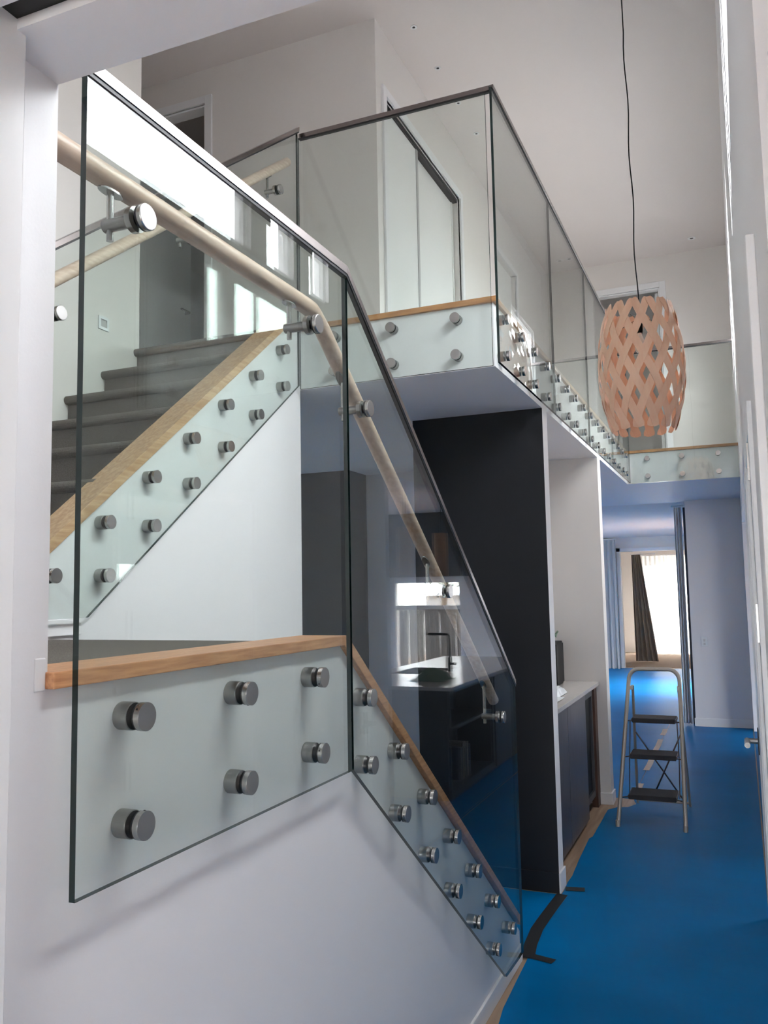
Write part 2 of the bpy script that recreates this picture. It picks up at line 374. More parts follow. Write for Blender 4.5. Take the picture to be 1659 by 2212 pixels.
# windows: frame bars and pane
wn = [0]
def window(label, axis, a, rect, bars_u=(), bars_v=(), fwid=.04, depth=.05, m='trim_white'):
    wn[0] += 1; u0_, u1_, v0_, v1_ = rect
    loc = (a, (u0_+u1_)/2, v0_) if axis == 'X' else ((u0_+u1_)/2, a, v0_)
    t = thing('window_%d' % wn[0], loc, label, 'window', kind='structure')
    def bx(n, p, q, r, s, d, mm):
        if axis == 'X': return box(n, a-d/2, a+d/2, p, q, r, s, mm, t)
        return box(n, p, q, a-d/2, a+d/2, r, s, mm, t)
    bx('frame', u0_, u0_+fwid, v0_, v1_, depth, m); bx('frame', u1_-fwid, u1_, v0_, v1_, depth, m)
    bx('frame', u0_+fwid, u1_-fwid, v0_, v0_+fwid, depth, m); bx('frame', u0_+fwid, u1_-fwid, v1_-fwid, v1_, depth, m)
    for b in bars_u: bx('mullion', b-fwid/2, b+fwid/2, v0_+fwid, v1_-fwid, depth*.9, m)
    for b in bars_v: bx('transom', u0_+fwid, u1_-fwid, b-fwid/2, b+fwid/2, depth*.9, m)
    bx('pane', u0_+fwid*.5, u1_-fwid*.5, v0_+fwid*.5, v1_-fwid*.5, .006, 'window_glass')
names = ['tall upper window nearest the doorway', 'narrow slot window after the largest upper window', 'second narrow slot window before the pendant lamp', 'narrow slot window halfway along the upper wall', 'wide two pane upper window halfway along the wall', 'upper window at the far end of the gallery']
for i, (a, b, c, d) in enumerate(CLER):
    window(names[i]+', high on the right wall', 'X', XR+.045, (a, b, c, d), [(a+b)/2-.15] if i == 4 else (), fwid=.010 if b-a < .3 else .02, depth=.03)
window('white kitchen window above the bench with a low transom', 'Y', 11.22, KW, (), [1.475], fwid=.055, depth=.1)
window('wide glazed sliding door of the kitchen', 'X', 3.46, KS, [8.75], (), .06)
window('wide living room window on the right', 'X', -.38, LW, [15.1], ())
window('window of the room behind the stair', 'X', -5.95, LR, [5.6], ())
window('long living room window on the left', 'X', -5.95, LV, [15.5], ())
window('tall bedroom window behind the net curtain', 'Y', 23.18, BW)
window('window behind the viewpoint', 'Y', -3.14, NW, [-.5])

# ================================================================== STAIR
st = thing('staircase', (-2.05, 2.5, 0), 'carpeted stair with timber capping turning at a half landing', 'staircase')
def step_mesh(name, x0, x1, ynose, ztop, going, rise, sign, parent):
    # bullnosed carpeted step; sign +1 climbs towards +Y
    r = .022; pts = []
    for k in range(9):
        a = PI/2+PI*k/8
        pts.append((ynose+r*math.cos(a)*1.0+r, ztop-r+r*math.sin(a)))
    pts = [(ynose+going+.03, ztop)]+pts+[(ynose+.03, ztop-2*r), (ynose+.03, ztop-rise-.002), (ynose+going+.03, ztop-rise-.002)]
    if sign < 0: pts = [(2*ynose-p[0], p[1]) for p in pts][::-1]
    return build(MB().prism(pts, x0, x1), name, 'carpet', parent)
for k in range(8):
    step_mesh('step', XL, XU-.08, 3.714-.26*k, ZG-.0005-.1894*k, .26 if k else .03, .1894, 1, st)
# landing and lower flight
mb = MB().box(XL, XW-.1, 1.05, 2.18, 1.36, 1.565)
build(mb, 'landing', 'carpet', st, bevel=.02)
for k in range(1, 8):
    step_mesh('step', XU, XW-.1, 2.22+.25*k, 1.565-.1956*k, .25, .1956, -1, st)
# timber capping
mb = MB().prism([(1.046, 1.556), (2.118, 1.556), (2.135, 1.583), (1.046, 1.583)], -1.155, -1.012)
build(mb, 'capping', 'oak_front', st, bevel=.002)
mb = MB().prism([(2.1185, 1.556), (3.955, .166), (3.955, .202), (2.1355, 1.583)], -1.155, -1.012)
build(mb, 'capping', 'oak_front', st, bevel=.002)
mb = MB().prism([(1.98, 1.743), (3.715, 3.072), (3.715, 3.118), (1.98, 1.789)], XU-.105, XU+.02)
build(mb, 'capping', 'oak', st, bevel=.002)

# gallery edge capping
cp = thing('gallery_capping', (XW, 6.4, ZG), 'timber capping along the gallery edge above the fascia', 'capping')
build(MB().box(-2.072, -1.012, 3.85, 3.95, ZG, ZG+.028), 'capping', 'oak_x', cp, bevel=.002)
build(MB().box(-1.12, -1.0121, 3.951, 9.0, ZG, ZG+.028), 'capping', 'oak', cp, bevel=.002)
build(MB().box(-1.012, XR-.001, 8.982, 9.09, ZG, ZG+.028), 'capping', 'oak_x', cp, bevel=.002)

# ================================================================== GLASS BALUSTRADES
# standoff prototype: axis along +X, wall at x=0
def std_proto():
    n = 28
    a = build(MB().cyl((0, 0, 0), (.030, 0, 0), .025, n=n), 'standoff', 'steel_brushed', origin=(0, 0, 0), bevel=.0015)
    g = MB().cyl((.030, 0, 0), (.0302, 0, 0), .0235, n=n).cyl((.0422, 0, 0), (.0455, 0, 0), .0245, n=n)
    g = build(g, 'gasket', 'rubber', origin=(0, 0, 0))
    c_ = MB().cyl((.0455, 0, 0), (.057, 0, 0), .025, n=n).cyl((.0503, .0215, .0128), (.0503, .022, .0132), .002, n=8, mi=1)
    c_ = build(c_, 'cap', ['steel', 'rubber'], origin=(0, 0, 0), bevel=.0022)
    return a, g, c_
SP = std_proto()
def standoff(at, parent, rotz=0, turn=0):
    a = put(SP[0], 'standoff', at, parent, (0, 0, rotz))
    g = SP[1].copy(); g.name = 'gasket'; C.objects.link(g); g.parent = a
    c_ = SP[2].copy(); c_.name = 'cap'; C.objects.link(c_); c_.parent = a; c_.rotation_euler = (turn, 0, 0)
    return a
def pane(poly, a0, a1, axis, parent):
    return build(MB().prism(poly, a0, a1, axis, 0, 1), 'glass_pane', ['glass', 'glass_edge'], parent)
def toprail(poly_pts, axis, a, parent, hw=.0105, h=.024):
    # channel along the glass top edge; poly_pts two (u,z) points on the glass top line; a = glass centre
    (u_, z_), (u2, z2) = poly_pts
    def band(lo, hi, w_, name, m):
        mb = MB().prism([(u_, z_+lo), (u2, z2+lo), (u2, z2+hi), (u_, z_+hi)], a-w_, a+w_, axis)
        return build(mb, name, m, parent, bevel=.001)
    r = band(-.004, h-.004, hw, 'top_rail', 'rail_steel')
    gm = MB().prism([(u_, z_-.012), (u2, z2-.012), (u2, z2-.004), (u_, z_-.004)], a-.0085, a+.0085, axis)
    g = build(gm, 'seal_strip', 'rubber', r)
    return r
G0, G1 = XW+.0302, XW+.0422; GM = (G0+G1)/2
GA = 'stainless standoff glass balustrade panels'
pA = thing('glass_balustrade', (GM, 1.59, 1.224), 'clear glass panel guarding the half landing, nearest the viewer', 'glass balustrade', GA)
pane([(1.073, 1.224), (2.100, 1.224), (2.100, 2.607), (1.073, 2.607)], G0, G1, 'X', pA)
toprail([(1.073, 2.607), (2.108, 2.607)], 'X', GM, pA)
for y in (1.227, 1.574, 1.917):
    for z in (1.490, 1.304): standoff((XW, y, z), pA, 0, random.uniform(0, 6))
pB = thing('glass_balustrade', (GM, 3.0, .08), 'sloping glass panel descending beside the lower flight to the floor', 'glass balustrade', GA)
pane([(2.112, 1.224), (3.586, .092), (3.81, .08), (3.882, .08), (3.882, 1.268), (2.112, 2.607)], G0, G1, 'X', pB)
toprail([(2.109, 2.607), (3.886, 1.265)], 'X', GM, pB)
for k in range(7):
    standoff((XW, 2.222+.246*k, 1.4035-.1926*k), pB, 0, random.uniform(0, 6))
    if k < 6: standoff((XW, 2.222+.246*k, 1.2165-.1926*k), pB, 0, random.uniform(0, 6))
H0, H1 = XU+.0302, XU+.0422
pC = thing('glass_balustrade', ((H0+H1)/2, 2.9, 1.63), 'sloping glass panel rising beside the carpeted upper flight', 'glass balustrade', GA)
pane([(1.62, 1.633), (2.268, 1.633), (3.785, 2.772), (3.785, 4.157), (1.62, 2.513)], H0, H1, 'X', pC)
toprail([(1.62, 2.513), (3.80, 4.165)], 'X', (H0+H1)/2, pC)
for k in range(7):
    y = 2.106+.2551*k
    standoff((XU, y, 1.7725+.192*k), pC, 0, random.uniform(0, 6))
    if k: standoff((XU, y, 1.5845+.192*k), pC, 0, random.uniform(0, 6))
pD = thing('glass_balustrade', (-1.55, YG-.036, 2.764), 'level glass panel across the front end of the gallery', 'glass balustrade', GA)
pane([(-2.068, 2.764), (-1.030, 2.764), (-1.030, 4.14), (-2.068, 4.14)], YG-.0422, YG-.0302, 'Y', pD)
toprail([(-2.06, 4.14), (-1.0046, 4.14)], 'Y', YG-.0362, pD)
for x in (-1.871, -1.550, -1.211):
    for z in (3.021, 2.838): standoff((x, YG, z), pD, -PI/2, random.uniform(0, 6))
EY = [3.937, 4.256, 4.560, 4.898, 5.212, 5.523, 5.826, 6.158, 6.472, 6.782, 7.090, 7.404, 7.722, 8.041, 8.336, 8.624]
EJ = [3.80, 5.11, 6.407, 7.673, 8.942]
en = ['first glass panel along the gallery side, nearest the stair', 'second glass panel along the gallery side', 'third glass panel along the gallery side, behind the woven lamp', 'last glass panel along the gallery side, by the far bridge']
for i in range(4):
    p = thing('glass_balustrade', (GM, (EJ[i]+EJ[i+1])/2, 2.769), en[i], 'glass balustrade', GA)
    y0, y1 = EJ[i]+.004, EJ[i+1]-.004
    pane([(y0, 2.769), (y1, 2.769), (y1, 4.14), (y0, 4.14)], G0, G1, 'X', p)
    toprail([(EJ[i]+(.0 if i else .0195), 4.14), (EJ[i+1]-.0005, 4.14)], 'X', GM, p)
    for k in range(4):
        y = EY[4*i+k]
        for z in (3.014, 2.832): standoff((XW, y, z), p, 0, random.uniform(0, 6))
pF = thing('glass_balustrade', (-.47, 8.964, 2.768), 'glass panel across the far bridge of the gallery', 'glass balustrade', GA)
pane([(-.985, 2.768), (XR-.008, 2.768), (XR-.008, 4.14), (-.985, 4.14)], 9-.0422, 9-.0302, 'Y', pF)
toprail([(-.975, 4.14), (XR-.006, 4.14)], 'Y', 9-.0362, pF)
for x in (-.818, -.482, -.1405):
    for z in (3.02, 2.838): standoff((x, 9.0, z), pF, -PI/2, random.uniform(0, 6))
for o in SP: bpy.data.objects.remove(o)

# ================================================================== HANDRAILS
def bracket(x_glass0, x_glass1, xr_, y, z, zrail, parent, slope=0):
    """disc on the glass, arm through it, pin up to the rail"""
    b = build(MB().cyl((x_glass0, y, z), (xr_-.012, y, z), .0125, n=16), 'bracket', 'steel_brushed', parent)
    build(MB().cyl((x_glass0, y, z), (x_glass0-.012, y, z), .0245, n=24), 'flange', 'steel', b)
    build(MB().cyl((x_glass1, y, z), (x_glass1+.0035, y, z), .0245, n=24), 'gasket', 'rubber', b)
    build(MB().cyl((x_glass1+.0035, y, z), (x_glass1+.014, y, z), .025, n=24), 'disc', 'steel', b, bevel=.0018)
    build(MB().cyl((xr_, y, z-.030), (xr_, y, zrail-.016), .0068, n=14), 'pin', 'steel', b)
    s = math.atan(slope); d = Vector((0, math.cos(s), math.sin(s)))
    top = Vector((xr_, y, zrail))+Vector((0, math.sin(s), -math.cos(s)))*.0225
    mbp = MB(); n = 10
    vs = []
    for q in (0, 1):
        for i in range(20):
            a = 2*PI*i/20; vs.append(top+d*(.032*math.cos(a))+Vector((1, 0, 0))*(.013*math.sin(a))-Vector((0, 0, .004))*q)
    mbp.add(vs, [tuple(range(20)), tuple(range(20, 40))[::-1]]+[(i, (i+1) % 20, 20+(i+1) % 20, 20+i) for i in range(20)])
    build(mbp, 'saddle', 'steel', b)
XH = -1.064; RH = .0235
hA = thing('handrail', (XH, 2.4, 1.2), 'round timber handrail following the landing and lower flight', 'handrail', 'round timber handrails')
ys = 2.05
def zA(y): return 2.49 if y < ys else 2.49-.745*(y-ys)
pts = [(XH, 1.052, 2.49), (XH, 1.5, 2.49), (XH, 2.0, 2.49), (XH, 2.035, 2.488), (XH, 2.052, 2.481), (XH, 2.068, 2.471), (XH, 2.1, zA(2.1))]+[(XH, y, zA(y)) for y in (2.5, 3.0, 3.4, 3.78)]
build(MB().tube(pts, RH, n=22), 'rail', 'handrail_wood', hA)
for y, z in ((1.221, 2.400), (1.911, 2.399), (2.236, 2.239), (2.938, 1.699), (3.633, 1.151)):
    bracket(G0, G1, XH, y, z, zA(y), hA, 0 if y < ys else -.745)
XH2 = -2.116
hC = thing('handrail', (XH2, 2.8, 2.5), 'pale timber handrail climbing with the upper flight', 'handrail', 'round timber handrails')
def zC(y): return 2.80+.741*(y-2.17)
build(MB().tube([(XH2, 1.6, zC(1.6)), (XH2, 2.5, zC(2.5)), (XH2, 3.79, zC(3.79))], RH, n=20), 'rail', 'handrail_wood', hC)
for y in (2.109, 2.86, 3.583):
    bracket(H0, H1, XH2, y, zC(y)-.108, zC(y), hC, .741)

# ================================================================== UPSTAIRS FITTINGS
# wardrobe on the gallery
wd = thing('sliding_wardrobe', (-2.1, 6.0, ZG), 'white sliding wardrobe doors in a casing on the gallery wall', 'wardrobe')
mb = MB().box(-2.115, -2.082, 5.095, 5.155, ZG, 5.19)
build(mb, 'casing', 'trim_white', wd, bevel=.003)
build(MB().box(-2.115, -2.082, 6.84, 6.90, ZG, 5.19), 'casing', 'trim_white', wd, bevel=.003)
build(MB().box(-2.115, -2.082, 5.155, 6.84, 5.13, 5.19), 'casing', 'trim_white', wd, bevel=.003)
build(MB().box(-2.195, -2.12, 5.156, 6.839, 5.095, 5.129), 'track', 'black_metal', wd)
for y0, y1, x in ((5.165, 5.87, -2.13), (5.84, 6.835, -2.165)):
    d = build(MB().box(x-.022, x, y0+.035, y1-.035, ZG+.03, 5.09), 'sliding_door', 'door_white', wd)
    for q0, q1 in ((y0, y0+.035), (y1-.035, y1)):
        build(MB().box(x-.024, x+.006, q0, q1, ZG+.012, 5.094), 'stile', 'alu' if 5.8 < q0 < 5.9 else 'door_white', d)
build(MB().box(-2.128, -2.122, 6.70, 6.72, ZG+.02, ZG+.10), 'floor_guide', 'alu', wd)
def doorframe(n, label, axis, a, u_, top, bottom, wid=.06, out=.015, leaf=None):
    loc = (a, sum(u_)/2, bottom) if axis == 'X' else (sum(u_)/2, a, bottom)
    t = thing('door_%d' % n, loc, label, 'door', kind='structure')
    def bx(nm, p, q, r, s, a0, a1, m, par=t, bev=.003):
        return box(nm, a0, a1, p, q, r, s, m, par, bev) if axis == 'X' else box(nm, p, q, a0, a1, r, s, m, par, bev)
    bx('casing', u_[0]-wid, u_[0], bottom, top+wid, a-out, a+out, 'trim_white')
    bx('casing', u_[1], u_[1]+wid, bottom, top+wid, a-out, a+out, 'trim_white')
    bx('casing', u_[0], u_[1], top, top+wid, a-out, a+out, 'trim_white')
    return t, bx
t, bx = doorframe(1, 'white framed doorway in the shaded upstairs wall', 'Y', 5.0, (-4.3, -3.476), 5.338, ZG)
bx('jamb_lining', -3.49, -3.477, ZG, 5.335, 5.001, 5.099, 'trim_white'); bx('head_lining', -4.299, -3.477, 5.32, 5.336, 5.001, 5.099, 'trim_white')
lf = bx('door_leaf', -4.285, -4.25, ZG+.01, 5.31, 5.11, 5.90, 'door_white')
build(MB().cyl((-4.25, 5.82, 4.1), (-4.20, 5.82, 4.1), .012).cyl((-4.202, 5.82, 4.1), (-4.202, 5.70, 4.1), .009), 'lever_handle', 'steel', lf)
t, bx = doorframe(2, 'white framed doorway at the far end of the gallery', 'Y', 10.2, (-1.47, -.70), 5.225, ZG, wid=.07)
bx('jamb_lining', -.716, -.701, ZG, 5.222, 10.201, 10.299, 'trim_white'); bx('head_lining', -1.469, -.701, 5.208, 5.224, 10.201, 10.299, 'trim_white')
hg = bx('hinge', -.72, -.7165, 4.85, 4.95, 10.205, 10.235, 'black_metal')
lf = bx('door_leaf', -.765, -.727, ZG+.01, 5.2, 10.31, 11.05, 'door_white')
t, bx = doorframe(3, 'white framed door further along the gallery wall', 'X', -2.1, (8.05, 8.87), 5.13, ZG)
bx('door_leaf', 8.06, 8.86, ZG+.01, 5.12, -2.19, -2.15, 'door_white')

# downlights in the high ceiling
for i, (x, y, lb) in enumerate([(-1.887, 5.195, 'nearest of the row of ceiling downlights'), (-1.887, 5.70, 'second ceiling downlight in the row above the gallery'), (-1.887, 6.20, 'third ceiling downlight in the row, seen through glass'), (-1.885, 6.70, 'fourth ceiling downlight in the row, seen through glass'), (-.302, 9.83, 'ceiling downlight above the far bridge near the right wall'), (-1.79, 9.84, 'ceiling downlight in the far gallery corner behind the glass')]):
    t = thing('downlight', (x, y, ZC-.004), 'small white '+lb, 'downlight', 'ceiling downlights')
    k = .8 if i < 4 else 1.5
    mb = MB().lathe([(.030*k, ZC-.001), (.028*k, ZC-.006), (.016*k, ZC-.006), (.012*k, ZC-.001)], 24, center=(x, y, 0))
    build(mb, 'rim', 'trim_white', t)
    build(MB().cyl((x, y, ZC-.001), (x, y, ZC-.004), .012*k, n=20), 'lens', 'black_metal', t)
# recessed step light on the stair wall
t = thing('step_light', (XL, 3.467, 3.12), 'square white recessed step light on the stair wall', 'step light')
mb = MB().box(XL, XL+.008, 3.428, 3.443, 3.118, 3.190).box(XL, XL+.008, 3.491, 3.506, 3.118, 3.190).box(XL, XL+.008, 3.443, 3.491, 3.118, 3.133).box(XL, XL+.008, 3.443, 3.491, 3.175, 3.190)
build(mb, 'bezel', 'plastic_white', t)
build(MB().add([(XL+.001, 3.443, 3.133), (XL+.001, 3.491, 3.133), (XL+.001, 3.491, 3.175), (XL+.001, 3.443, 3.175), (XL+.007, 3.443, 3.133), (XL+.007, 3.491, 3.133)], [(0, 1, 2, 3), (3, 2, 5, 4), (0, 3, 4), (1, 5, 2)]), 'louvre', 'alu', t)

# ================================================================== PENDANT LAMP
PX, PY, PZ0, PZ1 = -.506, 5.44, 2.661, 3.482
pl = thing('pendant_lamp', (PX, PY, PZ0), 'big woven blond wood pendant lamp hanging in the void', 'pendant lamp')
def strip_mesh(sgn):
    N = 44; TW = math.radians(84); hgt = PZ1-PZ0; mb = MB(); rows = []
    def P(t):
        th = sgn*TW*t; r = .262*(1-.27*(2*t-1)**2*(1+.12*(t > .5)))+sgn*.0035*math.cos(PI*t*6.5)
        return Vector((r*math.cos(th), r*math.sin(th), hgt*(1-t)))
    for i in range(N+1):
        t = .012+.976*i/N; p = P(t); tg = (P(min(1, t+.01))-P(max(0, t-.01))).normalized()
        nr = Vector((p.x, p.y, 0)).normalized(); wd_ = nr.cross(tg).normalized()
        e = min(t-.005, .995-t)*hgt*1.25; hw = .0234
        if e < .03: hw *= math.sqrt(max(.02, 1-(1-e/.03)**2))
        rows.append((p-wd_*hw, p, p+wd_*hw))
    vs = [q for r in rows for q in r]; fs = []
    for i in range(N):
        for j in (0, 1): fs.append((3*i+j, 3*i+j+1, 3*i+j+4, 3*i+j+3))
    mb.add(vs, fs, 0, True)
    return build(mb, 'strip', 'veneer', None, origin=(0, 0, 0), solid=.0016)
for sgn in (1, -1):
    pr = strip_mesh(sgn)
    for k in range(14):
        o = put(pr, 'strip', (PX, PY, PZ0), pl, (0, 0, 2*PI*(k+.35)/14))
    bpy.data.objects.remove(pr)
cpts = []
for i in range(25):
    z = 3.35+(ZC-3.35)*i/24
    cpts.append((PX+.006*math.sin(i*.9)*(1 if i < 22 else 0)-.012*(i/24), PY, z))
build(MB().tube(cpts, .004, n=8), 'cord', 'black_plastic', pl)
build(MB().lathe([(.004, ZC), (.045, ZC), (.045, ZC-.01), (.012, ZC-.014), (.004, ZC-.014)], 24, center=(PX-.012, PY, 0)), 'ceiling_rose', 'black_plastic', pl)
build(MB().lathe([(.004, 3.40), (.022, 3.38), (.022, 3.31), (.018, 3.30)], 20, center=(PX, PY, 0)), 'lamp_holder', 'black_plastic', pl)
build(MB().lathe([(.0, 3.17), (.022, 3.18), (.032, 3.21), (.028, 3.25), (.014, 3.29), (.013, 3.31)], 20, center=(PX, PY, 0)), 'bulb', 'bulb', pl)
for k in range(3):
    a = 2*PI*k/3+.4
    build(MB().tube([(PX, PY, 3.40), (PX+.225*math.cos(a), PY+.225*math.sin(a), 3.36)], .0015, n=6), 'support_wire', 'black_metal', pl)

# ================================================================== FLOOR SHEETS AND TAPE
def flat(name, poly, z0, z1, m, label, cat, group=None, kind=None):
    o = build(MB().prism(poly, z0, z1, 'Z'), name, m)
    return tag(o, label, cat, group, kind)
GS = 'blue floor protection sheets'
flat('floor_sheet', [(-.93, .19), (XR-.01, .19), (XR-.01, 11.12), (-.60, 11.12), (-.60, 11.6), (-.905, 11.6), (-.90, 7.32), (-.88, 7.16), (-.85, 7.05), (-.90, 6.93), (-.98, 6.90), (-1.035, 6.80), (-1.03, 6.05), (-1.046, 6.0), (-1.03, 5.5), (-1.015, 5.2), (-1.02, 5.08), (-1.013, 4.95), (-1.02, 4.4), (-1.01, 4.05), (-1.0, 3.99), (-.995, 3.8), (-.985, 3.5), (-.96, 3.3), (-.955, 2.9), (-.945, 2.0)], .001, .004, 'blue_sheet', 'blue protective sheet covering the corridor floor in front', 'floor sheet', GS)
flat('floor_sheet', [(-1.3, -1.0), (.5, -1.0), (.5, .18), (-1.3, .18)], .001, .004, 'blue_sheet', 'unseen blue sheet added before the opening to tint its head by bounce', 'floor sheet', GS)  # out of view; added and sized for blue bounce on the opening head
flat('floor_sheet', [(XR+.0, 4.4), (3.38, 4.4), (3.38, 11.1), (XR+.0, 11.1)], .001, .004, 'blue_sheet', 'blue protective sheet over the kitchen floor at the right', 'floor sheet', GS)
flat('floor_sheet', [(-5.8, 7.22), (-.906, 7.22), (-.91, 11.6), (-.50, 11.62), (-.50, 18.72), (-5.8, 18.72)], .001, .0035, 'blue_sheet', 'blue protective sheet running through the far living room', 'floor sheet', GS)
flat('floor_sheet', [(-5.8, 4.03), (-1.025, 4.03), (-1.025, 4.87), (-1.86, 4.87), (-1.86, 6.6), (-5.8, 6.6)], .001, .004, 'blue_sheet', 'blue protective sheet left of the black tape beyond the stair', 'floor sheet', GS)
def ribbon(name, pts, wd_, m, label, cat, group=None, z=.0045):
    L_, R_ = [], []
    for i, p in enumerate(pts):
        a = Vector(pts[max(0, i-1)]); b = Vector(pts[min(len(pts)-1, i+1)]); d = (b-a).normalized(); n = Vector((-d.y, d.x))
        L_.append(tuple(Vector(p)+n*wd_/2)); R_.append(tuple(Vector(p)-n*wd_/2))
    return flat(name, L_+R_[::-1], z, z+.0015, m, label, cat, group)
ribbon('floor_tape', [(-1.0, 4.0), (-1.022, 4.15), (-1.035, 4.35), (-1.03, 4.5), (-1.02, 4.7), (-1.01, 4.87)], .062, 'tape_black', 'long curved black tape joining the sheets beyond the stair', 'tape', 'black floor tapes')
ribbon('floor_tape', [(-1.03, 4.035), (-.88, 4.0)], .05, 'tape_black', 'short black tape strip at the foot of the glass', 'tape', 'black floor tapes', .0062)
ribbon('floor_tape', [(-1.01, 4.965), (-.905, 4.985)], .06, 'tape_black', 'short black tape strip beside the charcoal wall corner', 'tape', 'black floor tapes', .0062)
tl = [((-.90, 7.3), (-.895, 7.78), 'nearest'), ((-.905, 8.35), (-.91, 9.0), 'second'), ((-.915, 9.35), (-.92, 10.05), 'third'), ((-.925, 10.35), (-.93, 10.8), 'farthest')]
for a, b, k in tl:
    ribbon('floor_tape', [a, ((a[0]+b[0])/2+.006, (a[1]+b[1])/2), b], .055, 'tape_buff', k+' pale tape piece on the sheet seam behind the stepladder', 'tape', 'pale floor tapes')

# ================================================================== STEPLADDER
ld = thing('stepladder', (-.66, 6.7, 0), 'beige metal three-step ladder with black treads standing on the sheet', 'stepladder')
def fl(z): return 6.365+.255*z/1.09          # lean of the front frame
LX0, LX1 = lambda z: -.902+.098*z/1.09, lambda z: -.443-.008*z/1.09
pts = [(LX0(z), fl(z), z) for z in (.005, .3, .6, .9, .99)]
pts += [(LX0(1.0)+.075*(1-math.cos(a)), fl(1.04), 1.005+.09*math.sin(a)) for a in [PI/2*k/6 for k in range(1, 7)]]
pts += [(LX1(1.0)-.075*(1-math.cos(a)), fl(1.04), 1.005+.09*math.sin(a)) for a in [PI/2*k/6 for k in range(6, 0, -1)]]
pts += [(LX1(z), fl(z), z) for z in (.99, .9, .6, .3, .005)]
build(MB().tube(pts, .0148, n=14), 'front_frame', 'ladder_metal', ld)
for x in (LX0(0), LX1(0)): build(MB().cyl((x, 6.364, 0), (x, 6.368, .045), .0165, n=14), 'foot', 'ladder_metal', ld)
def rl(z): return 7.085-.44*z/.97
for s_, xb, xt in ((0, -.842, -.790), (1, -.452, -.466)):
    build(MB().tube([(xb, rl(0.01), .01), ((xb+xt)/2, rl(.5), .5), (xt, rl(.97), .97)], .010, n=12), 'rear_leg', 'ladder_metal', ld)
    xx = (LX0(.95), LX1(.95))[s_]
    build(MB().box(min(xx, xt)-.004, max(xx, xt)+.004, fl(.95)-.012, fl(.95)+.03, .945, .972), 'hinge_plate', 'ladder_metal', ld)
build(MB().tube([(-.842, rl(.035), .035), (-.452, rl(.035), .035)], .009, n=10), 'rear_bar', 'ladder_metal', ld)
for zz, w0, w1, yb in ((.726, -.802, -.487, .20), (.475, -.82, -.488, .22), (.200, -.835, -.496, .25)):
    y0 = fl(zz)+.02
    tr = build(MB().box(w0, w1, y0, y0+yb, zz-.012, zz+.012), 'tread', 'ladder_brace', ld, bevel=.005)
    build(MB().box(w0+.006, w1-.006, y0-.003, y0+yb-.01, zz-.018, zz+.016), 'grip_mat', 'ladder_grip', tr, bevel=.004)
    build(MB().tube([(LX0(zz), fl(zz), zz-.004), (w0, y0+.02, zz-.004)], .005, n=8), 'pivot_rod', 'ladder_brace', tr)
    build(MB().tube([(LX1(zz), fl(zz), zz-.004), (w1, y0+.02, zz-.004)], .005, n=8), 'pivot_rod', 'ladder_brace', tr)
build(MB().tube([(-.80, rl(.60)-.012, .60), (-.49, rl(.05)-.012, .05)], .006, n=8), 'brace', 'ladder_brace', ld)
build(MB().tube([(-.475, rl(.60)-.024, .60), (-.73, rl(.05)-.024, .05)], .006, n=8), 'brace', 'ladder_brace', ld)
for x in (-.825, -.480):
    build(MB().tube([(x, fl(.2)+.06, .2), (x+.004, fl(.47)+.06, .47), (x+.012*(1 if x < -.6 else -.3), fl(.72)+.06, .72)], .004, n=8), 'link_rod', 'ladder_brace', ld)

# ================================================================== NICHE CABINET
cb = thing('niche_cabinet', (-1.4, 6.0, 0), 'low dark cabinet built into the niche under the gallery', 'cabinet')
build(MB().box(-1.718, -1.124, 5.032, 6.40, .07, .925).box(-1.70, -1.16, 5.04, 6.40, 0, .07), 'body', 'cabinet_dark', cb)
build(MB().box(-1.123, -1.104, 5.036, 5.70, .03, .922), 'door', 'cabinet_veneer', cb, bevel=.001)
build(MB().box(-1.123, -1.104, 5.706, 6.392, .03, .922), 'door', 'cabinet_veneer', cb, bevel=.001)
build(MB().box(-1.16, -1.112, 6.86, 6.978, 0, .925), 'filler_panel', 'brown_wood', cb)
wf = thing('drinks_fridge', (-1.4, 6.62, 0), 'black drinks fridge with a framed glass door at the cabinet end', 'fridge')
build(MB().box(-1.70, -1.17, 6.405, 6.855, .02, .92), 'body', 'black_plastic', wf)
d = build(MB().box(-1.168, -1.128, 6.41, 6.85, .09, .14).box(-1.168, -1.128, 6.41, 6.85, .86, .91).box(-1.168, -1.128, 6.41, 6.45, .14, .86).box(-1.168, -1.128, 6.81, 6.85, .14, .86), 'door_frame', 'ladder_brace', wf)
build(MB().box(-1.155, -1.145, 6.45, 6.81, .14, .86), 'door_glass', 'black_plastic', d)
tag(box('countertop', -1.718, -1.09, 5.032, 6.978, .9255, .956, 'stone_top', bevel=.002), 'pale counter top over the niche cabinet', 'countertop')
t = thing('speaker_box', (-1.48, 6.68, .956), 'black upright speaker standing on the niche counter', 'speaker')
build(MB().box(-1.62, -1.34, 6.52, 6.82, .957, 1.29), 'body', 'black_plastic', t, bevel=.006)
build(MB().box(-1.338, -1.33, 6.535, 6.805, .972, 1.275), 'grille', 'black_plastic', t)
mb = MB(); vs = []; nx, ny = 10, 8
for i in range(nx+1):
    for j in range(ny+1):
        vs.append((-1.60+.24*i/nx, 6.55+.24*j/ny, 1.335+.03*math.sin(i*1.7)*math.cos(j*1.3)+.012*random.random()))
mb.add(vs, [(i*(ny+1)+j, (i+1)*(ny+1)+j, (i+1)*(ny+1)+j+1, i*(ny+1)+j+1) for i in range(nx) for j in range(ny)], 0, True)
tag(build(mb, 'dust_cloth', 'cloth_green', solid=.004), 'crumpled green cloth on top of the black speaker', 'cloth')
mb = MB(); vs = []
for i in range(nx+1):
    for j in range(ny+1):
        e = min(i, nx-i, j, ny-j)
        vs.append((-1.36+.17*i/nx, 5.88+.30*j/ny, .960+(.0 if e == 0 else .02+.035*random.random())))
